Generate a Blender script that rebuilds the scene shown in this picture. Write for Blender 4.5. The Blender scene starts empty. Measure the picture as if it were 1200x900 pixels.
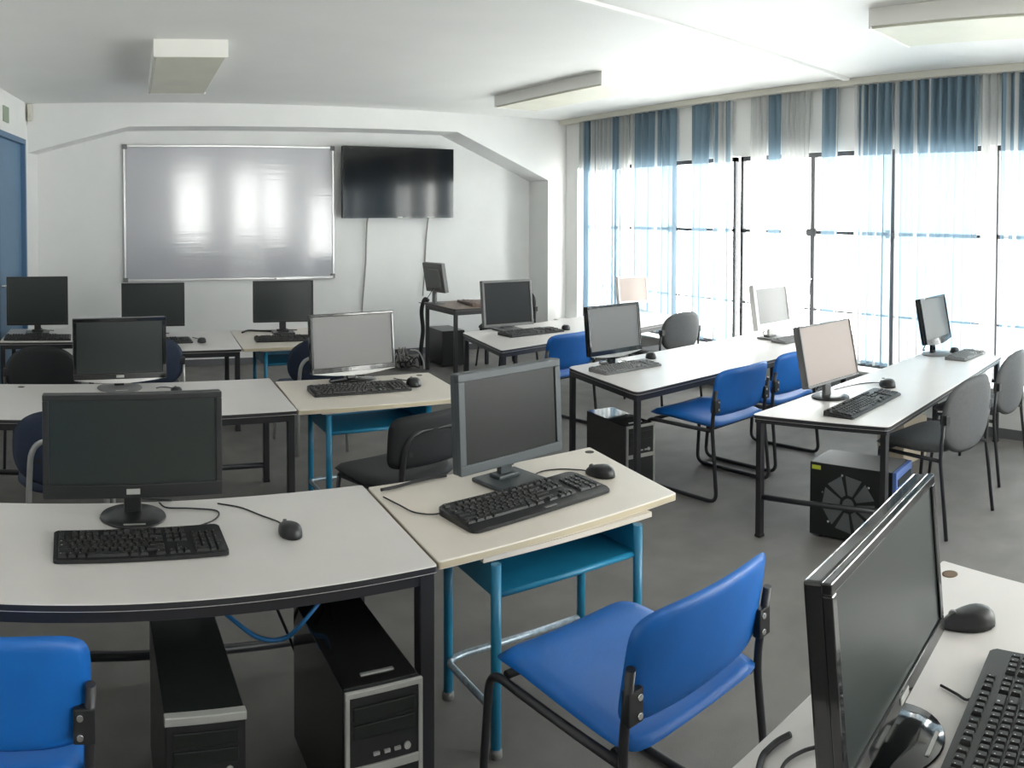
import bpy, bmesh, math, random
from mathutils import Vector, Matrix
random.seed(4)
S = bpy.context.scene
COL = S.collection
PI = math.pi
ZT = 0.615            # desk top height
EYE = 1.59

# ------------------------------------------------------------------ materials
def mat(name, rgb, rough=0.5, metal=0.0, spec=0.5, var=0.0, vscale=20.0, bump=0.0, bscale=60.0, coat=0.0):
    m = bpy.data.materials.new(name); m.use_nodes = True
    nt = m.node_tree; b = nt.nodes['Principled BSDF']
    b.inputs['Base Color'].default_value = (*rgb, 1)
    b.inputs['Roughness'].default_value = rough
    b.inputs['Metallic'].default_value = metal
    b.inputs['Specular IOR Level'].default_value = spec
    b.inputs['Coat Weight'].default_value = coat
    tc = nt.nodes.new('ShaderNodeTexCoord')
    if var > 0:
        n = nt.nodes.new('ShaderNodeTexNoise'); n.inputs['Scale'].default_value = vscale; n.inputs['Detail'].default_value = 4
        r = nt.nodes.new('ShaderNodeValToRGB')
        r.color_ramp.elements[0].position = 0.3; r.color_ramp.elements[1].position = 0.7
        r.color_ramp.elements[0].color = (*[c*(1-var) for c in rgb], 1)
        r.color_ramp.elements[1].color = (*[min(1, c*(1+var)) for c in rgb], 1)
        nt.links.new(tc.outputs['Object'], n.inputs['Vector'])
        nt.links.new(n.outputs['Fac'], r.inputs['Fac']); nt.links.new(r.outputs['Color'], b.inputs['Base Color'])
    if bump > 0:
        n2 = nt.nodes.new('ShaderNodeTexNoise'); n2.inputs['Scale'].default_value = bscale; n2.inputs['Detail'].default_value = 5
        bp = nt.nodes.new('ShaderNodeBump'); bp.inputs['Strength'].default_value = bump; bp.inputs['Distance'].default_value = 0.01
        nt.links.new(tc.outputs['Object'], n2.inputs['Vector'])
        nt.links.new(n2.outputs['Fac'], bp.inputs['Height']); nt.links.new(bp.outputs['Normal'], b.inputs['Normal'])
    return m

M = {}
M['wall'] = mat('wall_paint', (0.80, 0.80, 0.79), 0.6, var=0.02, vscale=3, bump=0.06, bscale=40)
M['ceiling'] = mat('ceiling_paint', (0.80, 0.80, 0.78), 0.55, var=0.02, vscale=2)
M['carpet'] = mat('grey_carpet', (0.175, 0.166, 0.158), 0.56, var=0.13, vscale=5, bump=0.35, bscale=350, spec=0.35)
M['skirting'] = mat('skirting', (0.12, 0.12, 0.13), 0.5)
M['laminate'] = mat('white_laminate', (0.67, 0.64, 0.62), 0.32, var=0.02, vscale=6)
M['cream'] = mat('cream_laminate', (0.71, 0.65, 0.575), 0.34, var=0.02, vscale=8)
M['cream_edge'] = mat('cream_edge', (0.55, 0.48, 0.34), 0.45)
M['black_steel'] = mat('black_steel', (0.022, 0.022, 0.026), 0.38)
M['black_edge'] = mat('black_edge', (0.03, 0.03, 0.034), 0.35)
M['blue_steel'] = mat('blue_steel', (0.014, 0.19, 0.34), 0.34, var=0.08, vscale=15)
M['worn_steel'] = mat('worn_steel', (0.33, 0.40, 0.46), 0.35, metal=0.5, var=0.3, vscale=60)
M['blue_vinyl'] = mat('blue_vinyl', (0.006, 0.130, 0.48), 0.42, var=0.06, vscale=10, bump=0.05, bscale=120)
M['grey_fabric'] = mat('grey_fabric', (0.085, 0.088, 0.092), 0.75, var=0.08, vscale=60, bump=0.15, bscale=300)
M['navy_fabric'] = mat('navy_fabric', (0.012, 0.022, 0.05), 0.75, bump=0.12, bscale=250)
M['black_fabric'] = mat('black_fabric', (0.014, 0.015, 0.018), 0.7, bump=0.12, bscale=250)
M['grey_tube'] = mat('grey_tube', (0.42, 0.42, 0.42), 0.35, metal=0.6)
M['chrome'] = mat('chrome', (0.7, 0.7, 0.7), 0.18, metal=1.0)
M['black_plastic'] = mat('black_plastic', (0.016, 0.017, 0.018), 0.36)
M['gloss_black'] = mat('gloss_black', (0.009, 0.010, 0.011), 0.12, coat=0.4)
M['charcoal_plastic'] = mat('charcoal_plastic', (0.055, 0.066, 0.073), 0.42)
M['grey_plastic'] = mat('grey_plastic', (0.17, 0.17, 0.17), 0.45)
M['white_plastic'] = mat('white_plastic', (0.75, 0.73, 0.71), 0.4)
M['silver_plastic'] = mat('silver_plastic', (0.45, 0.45, 0.43), 0.35, metal=0.3)
M['key_black'] = mat('key_black', (0.018, 0.019, 0.019), 0.48)
M['key_legend'] = mat('key_legend', (0.5, 0.5, 0.48), 0.6)
M['screen_dark'] = mat('screen_dark', (0.014, 0.021, 0.019), 0.30, spec=0.6)
M['screen_matte'] = mat('screen_matte', (0.009, 0.010, 0.010), 0.34, spec=0.28)
M['screen_washed_tan'] = mat('screen_washed_tan', (0.30, 0.235, 0.205), 0.42, spec=0.8)  # tan wash-out of reflected light put into the screen colour
M['screen_grey'] = mat('screen_grey', (0.13, 0.125, 0.12), 0.42, spec=0.9)
M['screen_tv'] = mat('screen_tv', (0.006, 0.007, 0.008), 0.10, spec=0.5)
M['whiteboard'] = mat('whiteboard_enamel', (0.50, 0.50, 0.535), 0.10, spec=0.9)
_m = M['whiteboard']; _nt = _m.node_tree; _b = _nt.nodes['Principled BSDF']
_tc = _nt.nodes.new('ShaderNodeTexCoord'); _mp = _nt.nodes.new('ShaderNodeMapping'); _mp.inputs['Scale'].default_value = (1.2, 1, 55)
_n = _nt.nodes.new('ShaderNodeTexNoise'); _n.inputs['Scale'].default_value = 1.0; _n.inputs['Detail'].default_value = 2
_bp = _nt.nodes.new('ShaderNodeBump'); _bp.inputs['Strength'].default_value = .05; _bp.inputs['Distance'].default_value = .01
_nt.links.new(_tc.outputs['Object'], _mp.inputs[0]); _nt.links.new(_mp.outputs[0], _n.inputs['Vector']); _nt.links.new(_n.outputs['Fac'], _bp.inputs['Height']); _nt.links.new(_bp.outputs[0], _b.inputs['Normal'])
M['alu'] = mat('aluminium', (0.62, 0.62, 0.62), 0.3, metal=0.85)
M['tower_black'] = mat('tower_black', (0.012, 0.015, 0.014), 0.33)
M['tower_gloss'] = mat('tower_gloss', (0.010, 0.010, 0.010), 0.06)
M['hole_grey'] = mat('vent_grey', (0.16, 0.17, 0.18), 0.45, metal=0.3)
M['blue_panel'] = mat('blue_panel', (0.10, 0.17, 0.42), 0.35)
M['yellow'] = mat('yellow_sticker', (0.55, 0.60, 0.05), 0.5)
M['brown_top'] = mat('brown_wood', (0.17, 0.115, 0.085), 0.45, var=0.15, vscale=12)
M['cable_black'] = mat('cable_black', (0.015, 0.015, 0.016), 0.5)
M['cable_grey'] = mat('cable_grey', (0.33, 0.32, 0.31), 0.5)
M['cable_white'] = mat('cable_white', (0.5, 0.5, 0.49), 0.5)
M['cable_blue'] = mat('cable_blue', (0.03, 0.20, 0.50), 0.4)
M['lamp_body'] = mat('lamp_body', (0.84, 0.83, 0.79), 0.45)
M['lamp_lens'] = mat('lamp_lens', (0.66, 0.65, 0.54), 0.4, var=0.05, vscale=4)  # yellowish cast of a dim, unlit cover put into the lens colour
M['door_blue'] = mat('door_blue', (0.11, 0.21, 0.33), 0.45, var=0.04, vscale=5)
M['door_frame_blue'] = mat('door_frame_blue', (0.07, 0.16, 0.28), 0.42)
M['window_steel'] = mat('window_steel', (0.045, 0.045, 0.05), 0.5)
M['wood_hole'] = mat('grommet_brown', (0.13, 0.075, 0.035), 0.6)
M['dark_hole'] = mat('grommet_dark', (0.05, 0.045, 0.035), 0.6)
M['green_plate'] = mat('green_plate', (0.30, 0.36, 0.26), 0.5)
M['beige'] = mat('beige_plastic', (0.62, 0.60, 0.53), 0.5)
M['brown_plastic'] = mat('brown_plastic', (0.14, 0.095, 0.08), 0.5)
M['carton'] = mat('carton', (0.50, 0.43, 0.33), 0.7)

def cloth(name, tint, body, trans):
    m = bpy.data.materials.new(name); m.use_nodes = True
    nt = m.node_tree; nt.nodes.clear()
    out = nt.nodes.new('ShaderNodeOutputMaterial')
    t = nt.nodes.new('ShaderNodeBsdfTransparent'); t.inputs[0].default_value = (*tint, 1)
    d = nt.nodes.new('ShaderNodeBsdfDiffuse'); d.inputs[0].default_value = (*body, 1)
    l = nt.nodes.new('ShaderNodeBsdfTranslucent'); l.inputs[0].default_value = (*body, 1)
    a = nt.nodes.new('ShaderNodeMixShader'); a.inputs[0].default_value = 0.24
    b = nt.nodes.new('ShaderNodeMixShader'); b.inputs[0].default_value = 1-trans
    # fine woven threads across the cloth
    nt.links.new(d.outputs[0], a.inputs[1]); nt.links.new(l.outputs[0], a.inputs[2])
    nt.links.new(t.outputs[0], b.inputs[1]); nt.links.new(a.outputs[0], b.inputs[2])
    nt.links.new(b.outputs[0], out.inputs[0])
    return m
M['sheer_blue'] = cloth('sheer_blue', (0.66, 0.84, 0.95), (0.17, 0.24, 0.30), 0.062)
M['sheer_white'] = cloth('sheer_white', (0.93, 0.96, 0.98), (0.50, 0.51, 0.51), 0.16)
def glass():
    m = bpy.data.materials.new('window_glass'); m.use_nodes = True
    nt = m.node_tree; nt.nodes.clear()
    out = nt.nodes.new('ShaderNodeOutputMaterial')
    t = nt.nodes.new('ShaderNodeBsdfTransparent'); t.inputs[0].default_value = (0.95, 0.97, 0.97, 1)
    g = nt.nodes.new('ShaderNodeBsdfGlossy'); g.inputs['Roughness'].default_value = 0.02
    mx = nt.nodes.new('ShaderNodeMixShader'); mx.inputs[0].default_value = 0.05
    nt.links.new(t.outputs[0], mx.inputs[1]); nt.links.new(g.outputs[0], mx.inputs[2]); nt.links.new(mx.outputs[0], out.inputs[0])
    return m
M['glass'] = glass()

# ------------------------------------------------------------------ mesh helpers
class MB:
    def __init__(s): s.bm = bmesh.new()
    def _mi(s, faces, mi):
        for f in faces: f.material_index = mi
    def box(s, x0, x1, y0, y1, z0, z1, bev=0.0, seg=2, mi=0, tf=None):
        b = bmesh.new(); bmesh.ops.create_cube(b, size=1)
        for v in b.verts:
            v.co = Vector((x0+(v.co.x+.5)*(x1-x0), y0+(v.co.y+.5)*(y1-y0), z0+(v.co.z+.5)*(z1-z0)))
        if bev > 0: bmesh.ops.bevel(b, geom=b.edges[:], offset=bev, segments=seg, affect='EDGES', profile=.6)
        return s._merge(b, mi, tf)
    def _merge(s, b, mi=0, tf=None):
        if tf is not None: bmesh.ops.transform(b, matrix=tf, verts=b.verts)
        mp = {v: s.bm.verts.new(v.co) for v in b.verts}
        for f in b.faces:
            try:
                g = s.bm.faces.new([mp[v] for v in f.verts]); g.material_index = mi if mi is not None else f.material_index; g.smooth = f.smooth
            except ValueError: pass
        b.free(); return s
    def prism(s, poly, z0, z1, bev=0.0, seg=2, mi_side=0, mi_top=0, tf=None, bev_all=False):
        b = bmesh.new()
        vs = [b.verts.new((p[0], p[1], z0)) for p in poly]; ws = [b.verts.new((p[0], p[1], z1)) for p in poly]
        n = len(poly)
        fb = b.faces.new(vs[::-1]); ft = b.faces.new(ws)
        fb.material_index = mi_side; ft.material_index = mi_top
        for i in range(n):
            f = b.faces.new([vs[i], vs[(i+1) % n], ws[(i+1) % n], ws[i]]); f.material_index = mi_side
        bmesh.ops.recalc_face_normals(b, faces=b.faces[:])
        if bev > 0:
            ed = [e for e in b.edges if bev_all or abs(e.verts[0].co.z-e.verts[1].co.z) < 1e-6]
            bmesh.ops.bevel(b, geom=ed, offset=bev, segments=seg, affect='EDGES', profile=.5)
        return s._merge(b, None, tf)
    def tube(s, pts, r, seg=8, mi=0, closed=False, flat=1.0):
        pts = [Vector(p) for p in pts]; n = len(pts); rings = []
        nrm = None
        for i in range(n):
            if i == 0: t = pts[1]-pts[0]
            elif i == n-1: t = pts[-1]-pts[-2]
            else: t = (pts[i+1]-pts[i]).normalized()+(pts[i]-pts[i-1]).normalized()
            t.normalize()
            if nrm is None:
                a = Vector((0, 0, 1)) if abs(t.z) < .9 else Vector((1, 0, 0))
                nrm = (a-t*a.dot(t)).normalized()
            else: nrm = (nrm-t*nrm.dot(t)).normalized()
            bn = t.cross(nrm)
            rings.append([s.bm.verts.new(pts[i]+(nrm*math.cos(2*PI*k/seg)+bn*math.sin(2*PI*k/seg)*flat)*r) for k in range(seg)])
        for i in range(n-1):
            for k in range(seg):
                f = s.bm.faces.new([rings[i][k], rings[i][(k+1) % seg], rings[i+1][(k+1) % seg], rings[i+1][k]]); f.smooth = True; f.material_index = mi
        for ring, rev in ((rings[0], True), (rings[-1], False)):
            f = s.bm.faces.new(ring[::-1] if rev else ring); f.material_index = mi
        return s
    def cyl(s, p0, p1, r, seg=16, mi=0): return s.tube([p0, p1], r, seg, mi)
    def lathe(s, prof, seg=28, sx=1.0, sy=1.0, off=(0, 0, 0), mi=0):
        rings = []
        for (r, z) in prof:
            rings.append([s.bm.verts.new((off[0]+sx*r*math.cos(2*PI*k/seg), off[1]+sy*r*math.sin(2*PI*k/seg), off[2]+z)) for k in range(seg)])
        for i in range(len(rings)-1):
            for k in range(seg):
                f = s.bm.faces.new([rings[i][k], rings[i][(k+1) % seg], rings[i+1][(k+1) % seg], rings[i+1][k]]); f.smooth = True; f.material_index = mi
        s.bm.faces.new(rings[0][::-1]).material_index = mi; s.bm.faces.new(rings[-1]).material_index = mi
        return s
    def pad(s, w, h, t, fn, ex=5.0, n=14, mi=0):
        """pillow of rounded outline; fn maps (a, b, off) with a,b in metres, off the thickness offset, to 3-D"""
        vs = {}
        for side in (1, -1):
            for i in range(n+1):
                for j in range(n+1):
                    a = -1+2*i/n; b = -1+2*j/n
                    edge = max(abs(a), abs(b)) > .9999
                    key = (i, j, 0 if edge else side)
                    if key in vs: continue
                    a2 = math.sin(a*PI/2)*.35+a*.65; b2 = math.sin(b*PI/2)*.35+b*.65
                    mx = max(abs(a2), abs(b2)); 
                    if mx > 1e-6:
                        l = (abs(a2)**ex+abs(b2)**ex)**(1/ex); k = mx/l
                    else: k = 1
                    th = t/2*math.sqrt(max(0, 1-mx**6))
                    vs[key] = s.bm.verts.new(fn(a2*k*w/2, b2*k*h/2, side*th))
        def g(i, j, sd):
            return vs.get((i, j, 0)) or vs[(i, j, sd)]
        for side in (1, -1):
            for i in range(n):
                for j in range(n):
                    q = [g(i, j, side), g(i+1, j, side), g(i+1, j+1, side), g(i, j+1, side)]
                    if side < 0: q.reverse()
                    try:
                        f = s.bm.faces.new(q); f.smooth = True; f.material_index = mi
                    except ValueError: pass
        return s
    def build(s, name, mats, parent=None, fix=True, loc=None):
        if fix: bmesh.ops.recalc_face_normals(s.bm, faces=s.bm.faces[:])
        me = bpy.data.meshes.new(name); s.bm.to_mesh(me); s.bm.free()
        for m in (mats if isinstance(mats, (list, tuple)) else [mats]): me.materials.append(M[m] if isinstance(m, str) else m)
        o = bpy.data.objects.new(name, me); COL.objects.link(o)
        if parent is not None: o.parent = parent
        if loc is not None: o.location = loc
        return o

def fillet(pts, r, n=5):
    pts = [Vector(p) for p in pts]; out = [pts[0]]
    for i in range(1, len(pts)-1):
        a, b, c = pts[i-1], pts[i], pts[i+1]
        d1 = (a-b); d2 = (c-b); rr = min(r, d1.length*.49, d2.length*.49)
        p = b+d1.normalized()*rr; q = b+d2.normalized()*rr
        for k in range(n+1):
            t = k/n; out.append(p*(1-t)**2+b*2*t*(1-t)+q*t*t)
    out.append(pts[-1]); return out
def smooth(pts, n=6):
    pts = [Vector(p) for p in pts]; P = [pts[0]*2-pts[1]]+pts+[pts[-1]*2-pts[-2]]; out = []
    for i in range(1, len(P)-2):
        a, b, c, d = P[i-1:i+3]
        for k in range(n):
            t = k/n
            out.append(.5*((2*b)+(c-a)*t+(2*a-5*b+4*c-d)*t*t+(3*b-a-3*c+d)*t**3))
    out.append(pts[-1]); return out
def tag(o, label, cat, group=None):
    o['label'] = label; o['category'] = cat
    if group: o['group'] = group
    return o
def thing(name, label, cat, loc=(0, 0, 0), rot=0.0, group=None):
    o = bpy.data.objects.new(name, None); COL.objects.link(o)
    o.empty_display_size = .1
    o.location = loc; o.rotation_euler = (0, 0, math.radians(rot)); return tag(o, label, cat, group)
def struct(o): o['kind'] = 'structure'; return o
def copy_tree(o, parent=None):
    c = o.copy(); COL.objects.link(c)
    if parent is not None: c.parent = parent
    for ch in list(o.children): copy_tree(ch, c)
    return c

# ------------------------------------------------------------------ the room
XW, YF, YB, H = 5.45, 8.39, -3.0, 2.74
def lw(y): return -0.60-0.156*(7.96-y)          # left wall runs slightly askew
mb = MB(); mb.prism([(lw(YB)-.1, YB-.15), (XW+.3, YB-.15), (XW+.3, YF+.15), (lw(YF)-.1, YF+.15)], -.12, 0); struct(mb.build('floor', 'carpet'))
mb = MB(); mb.prism([(lw(YB)-.1, YB-.15), (XW+.3, YB-.15), (XW+.3, YF+.15), (lw(YF)-.1, YF+.15)], H, H+.15); struct(mb.build('ceiling', 'ceiling'))
mb = MB(); mb.box(lw(YF)-.1, XW+.2, YF, YF+.15, 0, H); struct(mb.build('wall_front', 'wall'))
# left wall with a door opening (y 7.0 .. 7.80, z up to 2.28)
DY0, DY1, DZ = 6.80, 7.83, 2.37
def lbox(mb, y0, y1, z0, z1, d0=-.14, d1=0.0, mi=0):
    mb.prism([(lw(y0)+d0, y0), (lw(y0)+d1, y0), (lw(y1)+d1, y1), (lw(y1)+d0, y1)], z0, z1); return mb
mb = MB(); lbox(mb, YB, DY0, 0, H); lbox(mb, DY1, YF, 0, H); lbox(mb, DY0, DY1, DZ, H); struct(mb.build('wall_left', 'wall'))
df = MB(); lbox(df, DY0, DY0+.05, 0, DZ, -.12, .015); lbox(df, DY1-.05, DY1, 0, DZ, -.12, .015); lbox(df, DY0+.05, DY1-.05, DZ-.05, DZ, -.12, .015)
dfo = df.build('door_1', 'door_frame_blue'); struct(dfo)
dl = MB(); lbox(dl, DY0+.05, DY1-.05, 0.01, DZ-.05, -.075, -.03); dlo = dl.build('door_leaf', 'door_blue', dfo)
hd = MB(); y = DY0+.12; hd.cyl((lw(y)-.035, y, 1.0), (lw(y)+.03, y, 1.0), .011); hd.cyl((lw(y)+.025, y, 1.0), (lw(y+.11)+.025, y+.11, 1.0), .009); hd.build('door_handle', 'chrome', dlo)
# portal beam with haunches in front of the recessed wall
mb = MB()
outer = [(-.60, 2.25), (.41, 2.50), (3.98, 2.53), (5.19, 2.02), (5.19, 0), (5.46, 0), (5.46, H), (-.60, H)]
mb.prism([(a, b) for a, b in outer], -YF, -7.96, tf=Matrix.Rotation(PI/2, 4, 'X'))
struct(mb.build('trim_1', 'wall'))
# front skirting
mb = MB(); mb.box(-.6, 5.18, YF-.015, YF, 0, .07); struct(mb.build('baseboard_front', 'skirting'))
mb = MB(); mb.box(5.29, 5.305, -3, 7.95, 0, .07); struct(mb.build('baseboard_right', 'skirting'))
# back wall with two window openings (behind the camera)
BW = [(2.2, 3.0), (3.65, 4.3), (4.42, 5.0)]; BZ0, BZ1 = 1.0, 2.72
mb = MB(); xs = [lw(YB)-.1]+[v for w in BW for v in w]+[XW+.2]
for i in range(0, len(xs), 2): mb.box(xs[i], xs[i+1], YB-.15, YB, 0, H)
for a, b in BW: mb.box(a, b, YB-.15, YB, 0, BZ0); mb.box(a, b, YB-.15, YB, BZ1, H)
struct(mb.build('wall_back', 'wall'))
wn = 1
for a, b in BW:
    fr = MB()
    for x in (a+.02, (a+b)/2, b-.02): fr.box(x-.02, x+.02, YB-.1, YB-.06, BZ0, BZ1)
    for z in (BZ0+.02, BZ1-.02): fr.box(a, b, YB-.1, YB-.06, z-.02, z+.02)
    fo = fr.build('window_%d' % wn, 'window_steel'); struct(fo); wn += 1
    g = MB(); g.box(a, b, YB-.085, YB-.080, BZ0, BZ1); g.build('pane', 'glass', fo)
# window wall on the right: low wall, lintel wall, end piers
SILL, HEAD = 0.36, 2.16
WY1, WY0 = 7.72, -2.6
mb = MB()
mb.box(5.305, XW+.15, YB, 7.96, 0, SILL-.03)
mb.box(5.28, XW+.15, YB, 7.96, SILL-.03, SILL, bev=.006)
mb.box(XW, XW+.15, YB, 7.96, HEAD, H)
mb.box(XW, XW+.15, WY1, YF, SILL, HEAD); mb.box(XW, XW+.15, YB-.1, WY0, SILL, HEAD)
struct(mb.build('wall_right', 'wall'))
# steel windows: bays of three lights
bays = [(7.71, 5.15, (6.88, 6.06)), (5.15, 2.56, (4.26, 3.44)), (2.56, 0.0, (1.7, .85)), (0.0, -2.58, (-.86, -1.72))]
for (ya, yb, mids) in bays:
    fr = MB(); X0, X1 = XW+.03, XW+.075
    for yy in (ya-.048, yb+.048): fr.box(X0, X1, yy-.018, yy+.018, SILL, HEAD)
    fr.box(X0, X1, yb+.03, ya-.03, HEAD-.04, HEAD); fr.box(X0, X1, yb+.03, ya-.03, SILL, SILL+.04)
    fo = fr.build('window_%d' % wn, 'window_steel'); struct(fo); wn += 1
    for yy in mids:
        b = MB(); b.box(X0, X1-.005, yy-.021, yy+.021, SILL+.04, HEAD-.04); b.build('mullion', 'window_steel', fo)
    t = MB(); t.box(X0, X1-.005, yb+.04, ya-.04, 1.452, 1.482); t.build('transom', 'window_steel', fo)
    t = MB(); t.box(X0+.01, X1-.01, yb+.04, ya-.04, 0.787, 0.80); t.build('glazing_bar', 'window_steel', fo)
    ed = [ya]+list(mids)+[yb]
    for k in range(3):
        g = MB(); g.box(XW+.05, XW+.055, ed[k+1], ed[k], SILL+.02, HEAD-.02); g.build('pane', 'glass', fo)
    for yy in mids:
        s_ = MB(); s_.box(X0-.02, X0, yy-.05, yy+.05, 1.435, 1.50); s_.build('casement_stay', 'window_steel', fo)
    h_ = MB(); yy = mids[0]; h_.tube(smooth([(X0-.005, yy, 1.06), (X0-.04, yy, 1.05), (X0-.045, yy, .93)]), .011); h_.build('window_handle', 'chrome', fo)
# pelmet rail above the curtains and ceiling bead
mb = MB(); mb.box(XW-.115, XW, YB, 7.955, 2.685, H, bev=.006); struct(mb.build('trim_2', 'beige'))
mb = MB(); a = Vector((-1.0, 3.04, 0)); b = Vector((5.32, 3.80, 0)); d = (b-a).normalized(); n = Vector((-d.y, d.x, 0))*.03
mb.prism([tuple((a-n).xy), tuple((b-n).xy), tuple((b+n).xy), tuple((a+n).xy)], H-.022, H, bev=.003); struct(mb.build('trim_3', 'ceiling'))

# ------------------------------------------------------------------ curtains
def curtain(y1, y0, kind, label, ztop=2.69, zbot=0.40, amp=.022, per=.07, gather=0.0, x=XW-.055, stripes=0.0):
    """a hanging sheer; stripes = share of the contrasting woven bands"""
    n = max(12, int((y1-y0)/per*10)); m = 14; rows = []
    mb = MB(); ph = random.random()*6
    for j in range(m+1):
        t = j/m; z = ztop+(zbot-ztop)*t; row = []
        for i in range(n+1):
            s_ = i/n; y = y1+(y0-y1)*s_
            yc = (y0+y1)/2+gather*t
            y2 = yc+(y-(y0+y1)/2)*(1-(.25*t if gather else .02*t))
            p_ = (y1-y)*2*PI/per+ph+.35*math.sin(3*t+ph)
            xx = x+amp*(math.sin(p_)+.25*math.sin(2.3*p_+1))*(.75+.3*t)
            row.append(mb.bm.verts.new((xx, y2, z)))
        rows.append(row)
    band = []; k = 0; cur = 0
    for i in range(n):
        if k <= 0:
            cur = 1 if (random.random() < stripes and not cur) else 0; k = random.choice((2, 3, 3, 4)) if cur else random.choice((3, 5, 7, 9))
        k -= 1; band.append(cur)
    for j in range(m):
        for i in range(n):
            f = mb.bm.faces.new([rows[j][i], rows[j+1][i], rows[j+1][i+1], rows[j][i+1]]); f.smooth = True; f.material_index = band[i]
    mm = ['sheer_blue', 'sheer_white'] if kind == 'b' else ['sheer_white', 'sheer_blue']
    o = mb.build('curtain', mm, fix=False)
    return tag(o, label, 'curtain', 'sheer curtains along the window wall')
curtain(7.61, 7.52, 'w', 'narrow greyish sheer strip in the corner touching the front wall side', per=.05, amp=.02)
curtain(7.50, 7.40, 'b', 'narrow blue sheer strip hanging in the corner by the front wall', per=.05)
curtain(7.38, 6.66, 'w', 'greyish pleated sheer curtain behind the small white monitor', per=.075, amp=.028, stripes=.45)
curtain(6.64, 5.94, 'b', 'blue sheer curtain between the grey pleated one and the white gap', per=.11, amp=.026, stripes=.5)
curtain(5.71, 5.43, 'b', 'blue sheer curtain left of the first thick window post', per=.10, gather=.03, amp=.018)
curtain(5.41, 5.16, 'w', 'narrow white sheer strip right in front of the first thick window post', per=.06, stripes=.7, amp=.016)
curtain(4.92, 4.73, 'w', 'white sheer strip hanging left of the bluish strip above the white monitor', amp=.012)
curtain(4.71, 4.56, 'b', 'blue sheer strip hanging above the white-framed monitor', per=.09, amp=.015)
curtain(4.54, 4.22, 'w', 'white gathered sheer curtain left of the handled window post', per=.055, gather=.03, amp=.018)
curtain(4.09, 3.92, 'b', 'blue sheer strip right in front of the handled window post', per=.08, stripes=.35, amp=.018)
curtain(3.75, 3.38, 'b', 'striped blue and white pleated sheer right of the plain white gap', per=.075, amp=.028, stripes=1.0)
curtain(3.36, 2.63, 'b', 'widest blue sheer curtain, hanging above the rear window monitor', per=.08, amp=.026, stripes=.22)
curtain(2.61, 2.47, 'w', 'white sheer strip covering the thick window post at the right edge', per=.07, amp=.014)
curtain(2.45, 1.95, 'b', 'blue striped sheer curtain at the right edge of the photo', per=.09, amp=.026, stripes=.6)
curtain(1.80, .95, 'b', 'blue sheer curtain just past the right edge, seen mirrored in the television', per=.09, amp=.026, stripes=.2)
curtain(.75, -.10, 'b', 'blue sheer curtain farther back along the windows, seen mirrored in the television', per=.09, amp=.026, stripes=.2)

# ------------------------------------------------------------------ ceiling lamps, wall fittings
def ceiling_lamp(label, c, w, l, rot):
    t = thing('ceiling_light', label, 'ceiling light', (c[0], c[1], H), rot, 'box lights on the ceiling')
    b = MB(); b.box(-w/2, w/2, -l/2, l/2, -.10, 0, bev=.004); b.build('housing', 'lamp_body', t)
    b = MB(); b.box(-w/2+.012, w/2-.012, -l/2+.012, l/2-.012, -.112, -.10, bev=.004); b.build('diffuser', 'lamp_lens', t)
    for s in (-1, 1):
        b = MB(); b.box(-w/2-.002, w/2+.002, s*(l/2-.004)-.006, s*(l/2-.004)+.006, -.114, 0); b.build('end_cap', 'lamp_body', t)
ceiling_lamp('box ceiling light above the whiteboard side, with a cover tinted yellow by dim light', (.715, 5.90), .48, 1.55, -3)
ceiling_lamp('box ceiling light near the window corner, beyond the ceiling strip', (4.00, 5.86), .48, 1.62, 2)
ceiling_lamp('box ceiling light cut off at the top right corner of the photo', (3.95, 1.72), .50, 1.50, 6)

t = thing('whiteboard', 'large white magnetic board with aluminium frame on the front wall', 'whiteboard', (1.525, YF-.012, 0))
x0, x1, z0, z1 = -1.155, 1.145, .915, 2.355
b = MB(); b.box(x0+.01, x1-.01, -.010, .008, z0+.01, z1-.01); b.build('writing_surface', 'whiteboard', t)
for nm, q in (('frame_rail', (x0, x1, z1-.022, z1)), ('frame_rail', (x0, x1, z0, z0+.022)), ('frame_rail', (x0, x0+.022, z0+.022, z1-.022)), ('frame_rail', (x1-.022, x1, z0+.022, z1-.022))):
    b = MB(); b.box(q[0], q[1], -.018, .012, q[2], q[3], bev=.004); b.build(nm, 'alu', t)
b = MB(); b.box(x1-.67, x1-.03, -.055, -.018, z0-.002, z0+.008); b.box(x1-.67, x1-.03, -.059, -.055, z0-.002, z0+.022); b.build('pen_tray', 'alu', t)
for cx, cz in ((x0+.018, z0+.018), (x1-.018, z0+.018), (x0+.018, z1-.018), (x1-.018, z1-.018)):
    b = MB(); b.box(cx-.026, cx+.026, -.022, -.006, cz-.026, cz+.026, bev=.006); b.build('corner_cap', 'grey_plastic', t)

t = thing('television', 'flat black television mounted high on the front wall beside the whiteboard', 'television', (3.40, 8.25, 1.57), 1.0)
b = MB(); b.box(-.675, .675, -.012, .045, 0, .79, bev=.008); b.build('casing', 'black_plastic', t)
b = MB(); b.box(-.662, .662, -.0135, -.010, .022, .778); b.build('screen', 'screen_tv', t)
b = MB()
for q in ((-.675, .675, 0, .02), (-.675, .675, .778, .79), (-.675, -.662, .02, .778), (.662, .675, .02, .778)): b.box(q[0], q[1], -.018, -.012, q[2], q[3])
b.build('bezel', 'gloss_black', t)
b = MB(); b.box(-.03, .03, -.020, -.0175, .006, .014); b.build('logo_plate', 'silver_plastic', t)
b = MB(); b.box(-.25, .25, .045, .075, .25, .55); b.box(-.06, .06, .075, .128, .3, .5); b.build('wall_bracket', 'black_steel', t)
b = MB(); b.tube(smooth([(-.32, .05, .1), (-.35, .10, -.05), (-.36, .12, -.5), (-.40, .12, -.98), (-.42, .11, -1.35)]), .0095); b.build('cable', 'cable_grey', t)
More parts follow.
